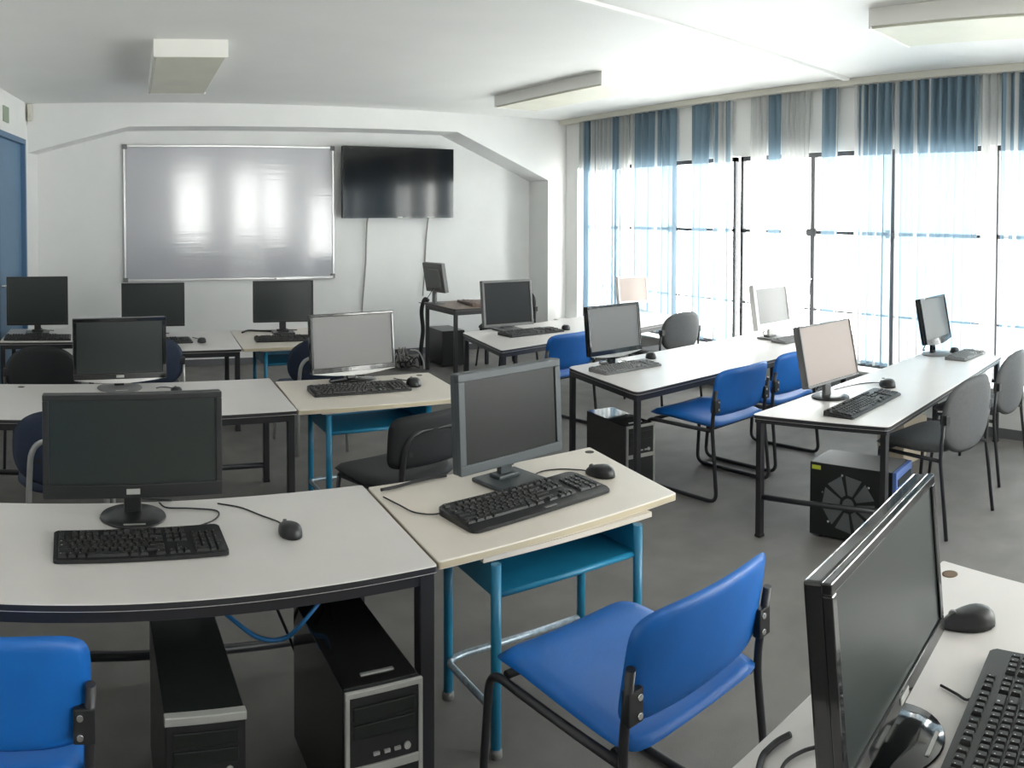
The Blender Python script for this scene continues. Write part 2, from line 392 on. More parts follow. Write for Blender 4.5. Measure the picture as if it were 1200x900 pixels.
b = MB(); b.tube(smooth([(.40, .05, .1), (.40, .10, -.05), (.385, .12, -.3), (.37, .12, -.62), (.34, .11, -.9)]), .008); b.build('cable', 'cable_grey', t)

b = MB(); b.box(-.595, -.545, 7.88, 7.955, 2.56, 2.73, bev=.01); b.box(-.585, -.555, 7.865, 7.88, 2.60, 2.64, bev=.004)
tag(b.build('alarm_sensor', 'beige'), 'small pale alarm sensor in the ceiling corner above the blue door', 'sensor')
y0_ = 7.02; b = MB(); lbox(b, y0_, y0_+.18, 2.46, 2.60, 0, .012)
po = b.build('wall_plate', 'green_plate'); tag(po, 'small greenish plate on the left wall above the blue door', 'wall plate')

# ------------------------------------------------------------------ desks
def lerp(a, b, t): return (a[0]+(b[0]-a[0])*t, a[1]+(b[1]-a[1])*t)
def quad_at(q, s, t): return lerp(lerp(q[0], q[1], s), lerp(q[3], q[2], s), t)
def inset(q, d):
    c = (sum(p[0] for p in q)/4, sum(p[1] for p in q)/4); out = []
    for i in range(4):
        p = Vector(q[i]); a = (Vector(q[i-1])-p).normalized(); b = (Vector(q[(i+1) % 4])-p).normalized()
        out.append(tuple(p+(a+b)*d))
    return out
def rounded(q, r, n=4):
    out = []
    for i in range(4):
        p = Vector(q[i]); a = (Vector(q[i-1])-p).normalized()*r; b = (Vector(q[(i+1) % 4])-p).normalized()*r
        for k in range(n+1):
            t = k/n; out.append(tuple((p+a)*(1-t)**2+p*2*t*(1-t)+(p+b)*t*t))
    return out
def local(q, o): return [(p[0]-o[0], p[1]-o[1]) for p in q]
def steel_desk(label, q, leg=.036, rail=.035, insets=(.03, .03), side_bar=None, rear_bar=None, front_bar=None, holes=(), rr=.02, legst=((0, 0), (1, 0), (1, 1), (0, 1)), z=ZT, top='laminate', grp='white desks on black steel frames'):
    o = ((q[0][0]+q[2][0])/2, (q[0][1]+q[2][1])/2)
    t = thing('computer_desk', label, 'desk', (o[0], o[1], 0), 0, grp); q = local(q, o)
    b = MB(); b.prism(rounded(q, rr), z-.022, z, bev=.003, mi_side=1, mi_top=0); b.build('tabletop', [top, 'black_edge'], t)
    p = inset(q, .012); c = .018
    b = MB()
    pi = inset(p, c)
    for i in range(4):
        j = (i+1) % 4
        b.prism([p[i], p[j], pi[j], pi[i]], z-.022-rail, z-.022)
    b.build('frame', 'black_steel', t)
    L = inset(q, insets[0]); pts = []
    for s, tt in legst:
        x, y = quad_at(L, s, tt); pts.append((x, y))
        b = MB(); b.box(x-leg/2, x+leg/2, y-leg/2, y+leg/2, 0.012, z-.022, bev=.004); lo = b.build('leg', 'black_steel', t)
        b = MB(); b.box(x-leg/2-.002, x+leg/2+.002, y-leg/2-.002, y+leg/2+.002, 0, .014, bev=.002); b.build('foot_cap', 'black_plastic', lo)
    def bar(i, j, zz, r=.014):
        b = MB(); b.cyl((*pts[i], zz), (*pts[j], zz), r, 10); b.build('stretcher', 'black_steel', t)
    if side_bar: bar(0, 3, side_bar); bar(1, 2, side_bar)
    if rear_bar: bar(2, 3, rear_bar, .017)
    for hx, hy, hr, hm in holes:
        b = MB(); b.lathe([(hr, z-.003), (hr, z+.0012), (hr*.8, z+.0012)], 20, off=(hx-o[0], hy-o[1], 0)); go = b.build('grommet', hm, t)
    return t
D = {}
steel_desk('nearest white desk on the left, with a large wide monitor', [(-.86, 1.985), (.935, 1.99), (.965, 2.70), (-.86, 2.70)], leg=.045, rail=.032, rear_bar=.10, rr=.012)
steel_desk('middle-row white desk on the left, behind the nearest monitor', [(-.86, 3.83), (1.03, 3.845), (1.075, 4.66), (-.86, 4.66)], rear_bar=.10, rr=.012, holes=[(-.40, 4.58, .02, 'dark_hole')])
steel_desk('back-row white desk below the whiteboard', [(-.02, 5.76), (1.115, 5.745), (1.20, 6.72), (-.02, 6.72)], side_bar=.12, rr=.012)
steel_desk('back-row white desk in the corner beside the blue door', [(-.72, 6.25), (-.08, 6.27), (-.08, 7.02), (-.70, 7.02)], side_bar=.12, rr=.012)
steel_desk('white desk in the right group standing farthest from the camera', [(2.86, 5.0), (5.22, 5.54), (5.36, 6.52), (3.01, 5.92)], side_bar=.12)
steel_desk('long white desk in the right group, middle of its three', [(2.80, 3.39), (5.24, 3.69), (5.26, 4.52), (2.91, 4.23)], rr=.05, leg=.032)
steel_desk('long white desk in the right group with the fan-sided computer below', [(3.14, 1.975), (5.22, 2.33), (5.24, 2.90), (2.91, 2.63)], side_bar=.20, rr=.03, leg=.032, rail=.02)
steel_desk('white desk in the lower right corner of the photo, mostly cut off', [(.60, .26), (1.93, .40), (1.995, 1.065), (.60, .905)], rr=.01, top='laminate', holes=[(1.925, 1.005, .022, 'wood_hole')])

def school_desk(label, q, lx0, lx1, ly0, ly1, hole=None, foot=True):
    o = ((q[0][0]+q[2][0])/2, (q[0][1]+q[2][1])/2)
    t = thing('school_desk', label, 'desk', (o[0], o[1], 0), 0, 'cream desks on blue tube frames'); q = local(q, o)
    x0, x1, y0, y1 = lx0-o[0], lx1-o[0], ly0-o[1], ly1-o[1]
    b = MB(); b.prism(rounded(q, .012), ZT-.026, ZT, bev=.004, mi_side=1, mi_top=0); b.build('tabletop', ['cream', 'cream_edge'], t)
    b = MB(); b.box(x0-.03, x1+.08, y0+.022, y1+.04, ZT-.042, ZT-.026); b.build('sub_board', 'cream', t)
    zt, zb = ZT-.045, ZT-.145
    b = MB(); b.box(x0, x1, y0+.01, y1, zb, zb+.012, bev=.003); b.box(x0-.002, x0+.004, y0+.01, y1, zb, zt); b.box(x1-.004, x1+.002, y0+.01, y1, zb, zt); b.box(x0, x1, y1-.004, y1, zb, zt)
    b.tube([(x0, y0+.008, zb+.006), (x1, y0+.008, zb+.006)], .010)
    b.build('book_tray', 'blue_steel', t)
    for xx in (x0, x1):
        for yy in (y0, y1):
            b = MB(); b.cyl((xx, yy, .014), (xx, yy, ZT-.042), .0155, 14); lo = b.build('leg', 'blue_steel', t)
            b = MB(); b.lathe([(.019, 0), (.019, .02), (.0155, .026)], 14, off=(xx, yy, 0)); b.build('foot_cap', 'grey_plastic', lo)
    if foot:
        b = MB(); b.tube(fillet([(x0, y0, .13), (x0-.012, y1-.02, .135), (x0+.05, y1, .135), (x1, y1, .135)], .04), .011, 10); b.build('foot_rail', 'worn_steel', t)
        b = MB(); b.cyl((x1, y0, .13), (x1, y1, .13), .011, 10); b.build('foot_rail', 'blue_steel', t)
    if hole:
        b = MB(); b.lathe([(.019, ZT-.003), (.019, ZT+.0012), (.014, ZT+.0012)], 20, off=(hole[0]-o[0], hole[1]-o[1], 0)); b.build('grommet', 'dark_hole', t)
    return t
school_desk('cream desk on blue legs in front, behind the blue chair', [(.945, 2.01), (1.885, 2.055), (1.975, 2.70), (.975, 2.67)], 1.13, 1.665, 2.005, 2.325, hole=(1.93, 2.64))
school_desk('cream desk on blue legs in the middle row, by the black chair', [(1.035, 3.845), (1.98, 3.79), (2.05, 4.50), (1.085, 4.56)], 1.20, 1.76, 3.86, 4.20, hole=(1.96, 4.44))
school_desk('cream desk on blue legs in the back row', [(1.125, 5.755), (2.05, 5.75), (2.08, 6.70), (1.20, 6.70)], 1.31, 1.92, 5.80, 6.2)

# brown table near the front wall
q = [(3.37, 6.80), (4.12, 6.84), (4.12, 7.50), (3.36, 7.50)]
o = (3.745, 7.15)
t = thing('side_table', 'small brown-topped table with dark legs near the front wall', 'table', (*o, 0)); q = local(q, o)
b = MB(); b.prism(rounded(q, .02), .675, .70, bev=.003, mi_side=1); b.build('tabletop', ['brown_top', 'black_edge'], t)
b = MB(); p = inset(q, .015); pi = inset(p, .02)
for i in range(4): b.prism([p[i], p[(i+1) % 4], pi[(i+1) % 4], pi[i]], .635, .675)
b.build('frame', 'black_steel', t)
for x, y in inset(q, .03):
    b = MB(); b.box(x-.017, x+.017, y-.017, y+.017, 0, .675, bev=.003); b.build('leg', 'black_steel', t)

# ------------------------------------------------------------------ monitors
def monitor(label, x, y, rot, w, h, zb, body='black_plastic', screen='screen_dark', base='round', br=.11, bez=.018, chin=None, smile=None, logo=None, z0=ZT+.0006, tilt=0.0, thick=.05, foot=None, buttons=False):
    chin = chin if chin is not None else bez*1.5
    t = thing('computer_monitor', label, 'monitor', (x, y, z0), rot, 'desktop monitors')
    zb -= z0
    T = Matrix.Translation((0, 0, zb)) @ Matrix.Rotation(math.radians(-tilt), 4, 'X') @ Matrix.Translation((0, 0, -zb))
    b = MB(); b.box(-w/2, w/2, -.006, thick*.45, zb, zb+h, bev=.006, tf=T); b.box(-w*.36, w*.36, thick*.45-.004, thick*.85, zb+h*.14, zb+h*.84, bev=.012, tf=T); b.build('casing', body, t)
    b = MB()
    for qq in ((-w/2, w/2, zb+h-bez, zb+h), (-w/2, -w/2+bez, zb+chin, zb+h-bez), (w/2-bez, w/2, zb+chin, zb+h-bez), (-w/2, w/2, zb, zb+chin)):
        b.box(qq[0], qq[1], -.022, -.005, qq[2], qq[3], bev=.003, tf=T)
    bz = b.build('bezel', body, t)
    b = MB(); b.box(-w/2+bez-.002, w/2-bez+.002, -.016, -.008, zb+chin-.002, zb+h-bez+.002, tf=T); b.build('screen', screen, t)
    if smile:
        b = MB(); n = 14; poly = [(-w/2*.98+w*.98*i/n, 0) for i in range(n+1)]
        low = [(w/2*.98-w*.98*i/n, -.022*math.sin(PI*i/n)-.002) for i in range(n+1)]
        b.prism(poly+low, .005, .022, tf=T @ Matrix.Translation((0, 0, zb+.002)) @ Matrix.Rotation(PI/2, 4, 'X')); b.build('lower_trim', smile, t)
    if logo:
        b = MB(); b.box(-.022, .022, -.0245, -.0215, zb+chin*.30, zb+chin*.70, bev=.001, tf=T); b.build('logo_plate', logo, bz)
    if buttons:
        for k in range(4):
            b = MB(); b.box(w/2-.05-k*.022, w/2-.04-k*.022, -.0235, -.0215, zb+chin*.4, zb+chin*.55, tf=T); b.build('button', 'grey_plastic', bz)
    fy = 0.035
    b = MB(); b.box(-.028, .028, fy-.012, fy+.014, .008, zb+h*.24, bev=.006); b.build('stand_neck', body, t)
    b = MB()
    if base == 'round': b.lathe([(br*.98, 0), (br, .003), (br*.97, .0075), (br*.5, .011), (.03, .013)], 40, off=(0, .01, 0))
    elif base == 'oval': b.lathe([(br*.98, 0), (br, .004), (br*.96, .010), (br*.35, .018), (.03, .022)], 36, sx=1.25, sy=.85, off=(0, .01, 0))
    else: b.box(-br, br, -br*.85, br*.95, 0, .016, bev=.006); b.box(-.05, .05, fy-.03, fy+.03, .014, .03, bev=.005)
    bo = b.build('stand_base', foot or body, t)
    if base == 'round' and logo: 
        b = MB(); b.box(-.035, .035, -br*.74, -br*.67, .0085, .0105); b.build('base_badge', 'silver_plastic', bo)
    b = MB(); b.tube(smooth([(0, thick*.7, zb+h*.2), (.02, thick+.05, zb*.6), (.06, thick+.09, .012), (.14, thick+.085, .006)]), .004, 6); b.build('cable', 'cable_black', t)
    return t
monitor('large wide black monitor on the nearest left desk', .135, 2.555, 0, .58, .336, .688, 'charcoal_plastic' if 0 else 'black_plastic', 'screen_dark', 'round', .108, bez=.020, chin=.045, logo='silver_plastic')
monitor('squarish charcoal-framed monitor on the front cream desk', 1.465, 2.49, 11, .495, .352, .690, 'charcoal_plastic', 'screen_matte', 'square', .105, bez=.028, chin=.035, thick=.06, tilt=3)
monitor('glossy black wide monitor on the middle-row white desk', .17, 4.52, 5, .535, .350, .672, 'gloss_black', 'screen_dark', 'round', .13, bez=.022, chin=.035, smile='chrome', logo='silver_plastic', foot='grey_plastic')
monitor('black-framed monitor with pale grey screen on the middle cream desk', 1.53, 4.43, 6, .545, .345, .675, 'gloss_black', 'screen_grey', 'oval', .12, bez=.016, chin=.032, smile='silver_plastic', logo='silver_plastic', buttons=True, tilt=5)
monitor('dark monitor in front of the blue door', -.44, 6.72, 3, .52, .41, .690, 'black_plastic', 'screen_dark', 'square', .10, bez=.012, chin=.018)
monitor('dark monitor below the left end of the whiteboard', .52, 6.46, -2, .515, .355, .702, 'black_plastic', 'screen_dark', 'round', .10, bez=.014, chin=.018)
monitor('dark monitor below the right end of the whiteboard', 1.60, 6.42, -6, .505, .345, .712, 'black_plastic', 'screen_dark', 'square', .09, bez=.012, chin=.014)
monitor('grey monitor seen from behind on the brown table', 3.44, 7.33, 100, .34, .30, .82, 'grey_plastic', 'screen_dark', 'round', .09, bez=.015, z0=.70, tilt=10)
monitor('grey-framed squarish monitor on the farthest right-group desk', 3.42, 5.86, 0, .49, .395, .650, 'grey_plastic', 'screen_matte', 'square', .11, bez=.020, chin=.024, tilt=7)
monitor('black glossy monitor at the left end of the middle right desk', 3.24, 4.15, 6, .475, .325, .682, 'gloss_black', 'screen_grey', 'round', .10, bez=.016, chin=.032, smile='silver_plastic', foot='gloss_black', tilt=6)
monitor('small white monitor on the farthest right-group desk by the window', 5.07, 6.20, -5, .36, .275, .715, 'white_plastic', 'screen_washed_tan', 'round', .09, bez=.018, thick=.06, tilt=8)
monitor('white-framed monitor on the middle right desk by the window', 4.86, 4.16, 5, .48, .36, .700, 'white_plastic', 'screen_grey', 'square', .10, bez=.036, chin=.05, foot='grey_plastic', thick=.06, tilt=9)
monitor('monitor with a screen washed pale tan by reflection on the fan computer desk', 3.478, 2.555, 3, .50, .325, .700, 'grey_plastic', 'screen_washed_tan', 'round', .105, bez=.010, chin=.014, foot='black_plastic', tilt=12)
monitor('black monitor nearest the window on the fan computer desk', 5.035, 2.76, 6, .455, .325, .712, 'gloss_black', 'screen_grey', 'round', .105, bez=.014, chin=.03, smile='gloss_black', foot='grey_plastic', tilt=11)
monitor('large glossy black monitor seen sharply from its side, lower right', 1.252, .768, 13, .57, .345, .685, 'gloss_black', 'screen_dark', 'round', .108, bez=.020, chin=.034, logo='silver_plastic', thick=.06, foot='gloss_black', tilt=5)

# ------------------------------------------------------------------ keyboards
def key_layout():
    """(cx, cy, w, d) in key units; 18.4 wide, 6.4 deep; 100 keys"""
    K = []
    r0 = [0]+[2+i for i in range(4)]+[6.5+i for i in range(4)]+[11+i for i in range(4)]
    for x in r0: K.append((x+.5, 5.9, 1, 1))
    for i in range(13): K.append((i+.5, 4.5, 1, 1))
    K.append((14, 4.5, 2, 1))
    K.append((.75, 3.5, 1.5, 1))
    for i in range(12): K.append((2+i, 3.5, 1, 1))
    K.append((14.25, 3.5, 1.5, 1))
    K.append((.875, 2.5, 1.75, 1))
    for i in range(11): K.append((2.25+i, 2.5, 1, 1))
    K.append((13.9, 2.5, 2.25, 1))
    K.append((1.125, 1.5, 2.25, 1))
    for i in range(10): K.append((2.75+i, 1.5, 1, 1))
    K.append((13.6, 1.5, 2.75, 1))
    for x, w in ((.65, 1.3), (2, 1.25), (3.3, 1.25), (6.9, 5.8), (10.5, 1.25), (11.9, 1.25), (14.2, 1.5)): K.append((x, .5, w, 1))
    for j in (4.5, 3.5):
        for i in range(3): K.append((15.9+i, j, 1, 1))
    for i in range(3): K.append((15.9+i, 5.9, 1, 1))
    for x, yy in ((15.9, .5), (16.9, .5), (17.9, .5), (16.9, 1.5)): K.append((x, yy, 1, 1))
    for i in range(4): K.append((19.6+i, 4.5, 1, 1))
    for j in (3.5, 2.5, 1.5):
        for i in range(3): K.append((19.6+i, j, 1, 1))
    K.append((22.6, 3, 1, 2)); K.append((22.6, 1, 1, 2)); K.append((20.1, .5, 2, 1)); K.append((21.6, .5, 1, 1))
    return K
KEYS = key_layout(); KW, KD = 23.1, 6.4
def keycap_bm(mb, w, d, cx=0, cy=0, z=0, hgt=.008):
    g = .0016; t = .0026
    lo = [(cx-w/2+g, cy-d/2+g), (cx+w/2-g, cy-d/2+g), (cx+w/2-g, cy+d/2-g), (cx-w/2+g, cy+d/2-g)]
    hi = [(cx-w/2+g+t, cy-d/2+g+t*.8), (cx+w/2-g-t, cy-d/2+g+t*.8), (cx+w/2-g-t, cy+d/2-g-t*1.2), (cx-w/2+g+t, cy+d/2-g-t*1.2)]
    v = [mb.bm.verts.new((p[0], p[1], z)) for p in lo]; u = [mb.bm.verts.new((p[0], p[1], z+hgt)) for p in hi]
    mb.bm.faces.new(u)
    for i in range(4): mb.bm.faces.new([v[i], v[(i+1) % 4], u[(i+1) % 4], u[i]])
    # small printed legend
    if w < d*1.6:
        a = w*.10; c0 = cx-w*.16; c1 = cy+d*.10
        q = [mb.bm.verts.new((c0+sx*a*.5, c1+sy*a*.7, z+hgt+.0003)) for sx, sy in ((-1, -1), (1, -1), (1, 1), (-1, 1))]
        mb.bm.faces.new(q).material_index = 1
def keyboard(label, x, y, rot, w, d, body='black_plastic', keymat='key_black', single=False, rest=0.0, round_=.014, z0=ZT, cord=None, legend='key_legend', plain=False):
    t = thing('keyboard', label, 'keyboard', (x, y, z0), rot, 'computer keyboards')
    h0, h1 = .012, .026
    b = MB()
    q = [(-w/2, -d/2), (w/2, -d/2), (w/2, d/2), (-w/2, d/2)]
    bb = bmesh.new(); pl = rounded(q, round_, 4)
    vs = [bb.verts.new((p[0], p[1], 0.001)) for p in pl]; ws = [bb.verts.new((p[0], p[1], h0+(h1-h0)*(p[1]+d/2)/d)) for p in pl]
    bb.faces.new(vs[::-1]); ft = bb.faces.new(ws); n = len(pl)
    for i in range(n): bb.faces.new([vs[i], vs[(i+1) % n], ws[(i+1) % n], ws[i]])
    bmesh.ops.bevel(bb, geom=list(ft.edges), offset=.003, segments=2, affect='EDGES')
    b._merge(bb); b.build('body', body, t)
    if plain: return t
    m = .012; u = (w-2*m)/KW; v = (d-2*m-rest)/KD
    slope = (h1-h0)/d
    hold = bpy.data.objects.new('key_panel', None) if 0 else None
    if single:
        cache = {}
        for (cx, cy, kw, kd) in KEYS:
            px = -w/2+m+cx*u; py = -d/2+m+rest+cy*v
            if (kw, kd) not in cache:
                kb = MB(); keycap_bm(kb, kw*u, kd*v); ko = kb.build('key', [keymat, legend], t); cache[(kw, kd)] = ko
            else:
                ko = cache[(kw, kd)].copy(); COL.objects.link(ko); ko.parent = t
            ko.location = (px, py, h0+slope*(py+d/2)-.0005); ko.rotation_euler = (slope, 0, 0)
    else:
        for nm, f in (('main_keys', lambda k: k[0] < 15.4), ('navigation_keys', lambda k: 15.4 <= k[0] < 19 and k[1] > 3), ('arrow_keys', lambda k: 15.4 <= k[0] < 19 and k[1] < 3), ('number_keys', lambda k: k[0] >= 19)):
            kb = MB()
            for (cx, cy, kw, kd) in KEYS:
                if not f((cx, cy)): continue
                px = -w/2+m+cx*u; py = -d/2+m+rest+cy*v
                keycap_bm(kb, kw*u, kd*v, px, py, h0+slope*(py+d/2)-.0005)
            kb.build(nm, [keymat, legend], t)
    if rest > .02:
        b = MB(); b.box(.0, .05, -d/2+.012, -d/2+.022, h0+.001, h0+.0035); b.build('logo_plate', 'grey_plastic', t)
    if cord:
        b = MB(); b.tube(smooth([(p[0], p[1], p[2]) for p in cord]), .0028, 6); b.build('cord', 'cable_black', t)
    return t
keyboard('black keyboard in front of the large wide monitor, nearest left desk', .14, 2.315, 1.5, .505, .180, single=True, cord=[(.08, .085, .02), (.13, .105, .005), (.25, .17, .004), (.28, .25, .004), (.20, .29, .004), (.12, .31, .004), (.10, .36, .004)])
keyboard('black keyboard with wrist rest on the front cream desk', 1.405, 2.275, 7.5, .60, .215, single=True, rest=.034, round_=.03, cord=[(-.27, .08, .02), (-.31, .09, .006), (-.36, .14, .005), (-.37, .22, .005), (-.38, .32, .005)])
keyboard('black keyboard in front of the pale grey screen, middle cream desk', 1.475, 4.17, -3, .56, .20, keymat='key_black')
keyboard('black keyboard at the left edge below the blue door', -.42, 6.42, 0, .54, .19)
keyboard('black keyboard half hidden by the glossy monitor, back-row white desk', .555, 6.16, 3, .48, .19)
keyboard('black keyboard on the back-row cream desk', 1.53, 6.07, -6, .48, .19)
keyboard('dark grey keyboard on the farthest right-group desk', 3.49, 5.60, 6, .56, .20, body='black_plastic')
keyboard('dark grey keyboard in front of the monitor, left end of middle desk', 3.18, 3.96, 4, .49, .175, body='grey_plastic', keymat='grey_plastic')
keyboard('grey keyboard in front of the white-framed monitor', 4.93, 3.98, 0, .46, .15, body='grey_plastic', keymat='grey_plastic')
keyboard('grey-black keyboard in front of the screen washed pale tan by reflection', 3.44, 2.315, 9, .62, .165, single=True, body='black_plastic')
keyboard('grey keyboard near the window on the fan computer desk', 5.07, 2.545, 4, .40, .16, body='grey_plastic', keymat='grey_plastic')
keyboard('black keyboard cut off at the lower right corner of the photo', 1.385, .585, 12.5, .47, .185, single=True, cord=[(.06, .085, .02), (.065, .105, .006), (.08, .13, .005), (.10, .17, .005)])
keyboard('white keyboard on the farthest right-group desk by the window', 4.84, 5.76, 14, .40, .15, body='white_plastic', keymat='white_plastic')
keyboard('brownish keyboard on the brown table', 3.74, 7.12, 82, .46, .19, body='brown_plastic', keymat='brown_plastic', z0=.70)

# ------------------------------------------------------------------ mice
def mouse_mesh(L=.115, W=.066, Hh=.038):
    b = MB(); n, m = 18, 10; rows = []
    for j in range(m+1):
        f = j/m; row = []                       # from rim (0) to crown (1)
        for i in range(n):
            a = 2*PI*i/n; r = math.cos(f*PI/2)**.55 if f < 1 else 0
            yy = math.cos(a)*L/2*r; xx = math.sin(a)*W/2*r*(1-.14*math.sin(math.cos(a)*2.2))
            zz = .002+Hh*math.sin(f*PI/2)**.8*(1-.25*(yy/(L/2))-.1*(yy/(L/2))**2)
            row.append(b.bm.verts.new((xx, yy, zz)) if j < m else None)
        rows.append(row)
    top = b.bm.verts.new((0, 0, .002+Hh))
    for j in range(m-1):
        for i in range(n):
            fc = b.bm.faces.new([rows[j][i], rows[j][(i+1) % n], rows[j+1][(i+1) % n], rows[j+1][i]]); fc.smooth = True
    for i in range(n):
        b.bm.faces.new([rows[m-1][i], rows[m-1][(i+1) % n], top]).smooth = True
    b.bm.faces.new(rows[0][::-1]); return b
def mouse(label, x, y, rot, k=1.0, m='black_plastic', cord=None, z0=ZT):
    t = thing('computer_mouse', label, 'mouse', (x, y, z0), rot, 'computer mice')
    mouse_mesh(.115*k, .066*k, .036*k).build('body', m, t)
    b = MB(); b.cyl((-.004*k, .034*k, .026*k), (.004*k, .034*k, .026*k), .009*k, 14); b.build('scroll_wheel', 'grey_plastic', t)
    if cord:
        b = MB(); b.tube(smooth([(0, .054*k, .008)]+list(cord)), .0026, 6); b.build('cord', 'cable_black', t)
    return t
mouse('black mouse on the nearest left desk', .60, 2.345, 8, 1.0, cord=[(-.0, .10, .004), (-.03, .17, .003), (-.07, .26, .003), (-.13, .32, .003)])
mouse('black mouse beside the wrist-rest keyboard, front cream desk', 1.785, 2.375, 20, 1.1, cord=[(.0, .10, .004), (-.03, .16, .003), (-.09, .20, .003), (-.15, .20, .003)])
mouse('black mouse on the middle cream desk', 1.81, 4.19, -10, 1.25, cord=[(-.01, .12, .005), (-.05, .16, .005), (-.07, .2, .005)])
mouse('small black mouse peeking over the nearest wide monitor', .475, 4.36, 0, 1.0, cord=[(0, .10, .005), (-.03, .14, .005), (-.07, .15, .005), (-.10, .13, .005)])
mouse('black mouse on the back-row white desk', .87, 6.12, 0, 1.0, cord=[(0, .14, .004), (-.04, .25, .003)])
mouse('black mouse on the farthest right-group desk', 3.86, 5.64, -20, 1.1)
mouse('dark mouse just right of the left-end monitor, middle right desk', 3.56, 4.16, -30, 1.1)
mouse('black mouse beside the keyboard of the tan-screen monitor', 3.90, 2.47, -30, 1.25, cord=[(-.02, .11, .004), (-.10, .12, .003), (-.22, .08, .003), (-.32, .03, .003)])
mouse('black mouse near the window on the fan computer desk', 5.19, 2.70, -60, 1.0)
mouse('black mouse in the lower right corner near the brown grommet', 1.70, .835, 35, 1.15, cord=[(.0, .10, .004), (-.05, .14, .003), (-.14, .15, .003)])

# ------------------------------------------------------------------ chairs
def blue_chair(label, x, y, rot, first=[None], z=0):
    if first[0] is None:
        t = thing('blue_chair', label, 'chair', (x, y, z), rot, 'blue vinyl sled chairs'); first[0] = t
        sh = .437
        def sf(a, b_, o):
            drop = -.02*max(0, (b_-.12)/.14)**2
            dish = -.012*(1-(a/.24)**2)*(1 if b_ < .1 else .6)
            return (a, b_-.022, sh+o+drop+dish*(1 if o > 0 else .2)+.006*(b_/.24))
        MB().pad(.485, .535, .055, sf, ex=10).build('seat', 'blue_vinyl', t)
        def bf(a, b_, o):
            zz = .607+b_; lean = .055*(zz-.45)/.3
            return (a, -.240-lean*1.0+o-.028*(1-(a/.25)**2), zz)
        MB().pad(.505, .27, .034, bf, ex=6.5).build('backrest', 'blue_vinyl', t)
        for s in (-1, 1):
            xx = s*.246
            pts = [(xx*1.035, -.278, .60), (xx*1.02, -.245, .43), (xx*1.03, -.27, .02), (xx*1.03, -.20, .013), (xx*1.03, .20, .013), (xx*1.02, .265, .02), (xx, .225, .36), (xx*.98, .19, .375), (xx*.98, -.235, .385)]
            b = MB(); b.tube(fillet([(xx*1.02, -.292, .63), (xx*1.0, -.262, .43), (xx*1.03, -.305, .012), (xx*1.03, .262, .012), (xx, .235, .392), (xx*.98, -.25, .400)], .06, 6), .0115, 10); b.build('side_frame', 'black_steel', t)
            b = MB(); b.box(xx-(.032 if s > 0 else .014), xx+(.014 if s > 0 else .032), -.296, -.272, .505, .58, bev=.004); bk = b.build('back_bracket', 'black_plastic', t)
            for zz in (.522, .563):
                b = MB(); b.cyl((xx-s*.018, -.301, zz), (xx-s*.018, -.293, zz), .007, 10); b.build('bolt', 'chrome', bk)
        for yy, zz in ((-.215, .398), (.19, .392)):
            b = MB(); b.cyl((-.225, yy, zz), (.225, yy, zz), .0115, 10); b.build('cross_bar', 'black_steel', t)
        return t
    t = copy_tree(first[0]); t.location = (x, y, z); t.rotation_euler = (0, 0, math.radians(rot)); t['label'] = label; return t
blue_chair('bright blue vinyl chair in the foreground at the cream desk', 1.272, 1.605, 6)
blue_chair('blue chair in the lower left corner, cut off by the photo edge', -.262, 1.905, 1)
blue_chair('blue chair at the front edge of the middle right desk, nearer one', 3.325, 3.39, 6)
blue_chair('blue chair half hidden behind the tan-screen monitor', 3.96, 3.50, 6)
blue_chair('blue chair at the farthest right-group desk, behind the black monitor', 3.28, 5.06, 10)

def shell_chair(label, x, y, rot, fab, tube='black_steel', kind='post', sw=.46, bw=.47, bh=.34, bz=.62, ex=2.6, name='office_chair', seat_z=.42):
    t = thing(name, label, 'chair', (x, y, 0), rot, None)
    def sf(a, b_, o):
        return (a, b_+.01, seat_z+o-.03*max(0, (b_-.06)/.16)**2+.012*abs(a/.23)**2.5)
    MB().pad(sw, .45, .06, sf, ex=3.6).build('seat', fab, t)
    def bf(a, b_, o):
        zz = bz+b_; return (a, -.225-.09*(zz-.45)+o-.035*(1-(a/.235)**2), zz)
    MB().pad(bw, bh, .038, bf, ex=ex).build('backrest', fab, t)
    r = .0105
    if kind == 'post':
        for s in (-1, 1):
            b = MB(); b.tube(fillet([(s*.235, -.243, bz+.02), (s*.238, -.225, .40), (s*.245, -.27, 0)], .05), r, 8); b.build('leg', tube, t)
            b = MB(); b.tube([(s*.215, .16, .385), (s*.232, .205, 0)], r, 8); b.build('leg', tube, t)
            b = MB(); b.cyl((s*.232, -.232, .385), (s*.215, .165, .385), r, 8); b.build('side_rail', tube, t)
            b = MB(); b.box(s*.225-.02, s*.225+.02, -.262, -.222, bz-.02, bz+.03, bev=.006); b.build('hinge', 'black_plastic', t)
        b = MB(); b.cyl((-.215, .13, .385), (.215, .13, .385), r, 8); b.build('cross_bar', tube, t)
    else:
        yb = -.262
        b = MB(); b.tube(fillet([(-.175, -.27, .012), (-.165, -.262, .42), (-.15, yb-.024, bz+.045), (.15, yb-.024, bz+.045), (.165, -.262, .42), (.175, -.27, .012)], .10, 8), .013, 10); b.build('back_frame', tube, t)
        for s in (-1, 1):
            b = MB(); b.tube([(s*.20, .17, .385), (s*.215, .21, 0)], r, 8); b.build('leg', tube, t)
            b = MB(); b.cyl((s*.165, -.255, .385), (s*.20, .17, .385), r, 8); b.build('side_rail', tube, t)
            b = MB(); b.cyl((s*.12, yb-.002, bz-.05), (s*.12, yb-.02, bz-.05), .013, 10); b.build('knob', 'black_plastic', t)
    return t
def grp(o, g): o['group'] = g; return o
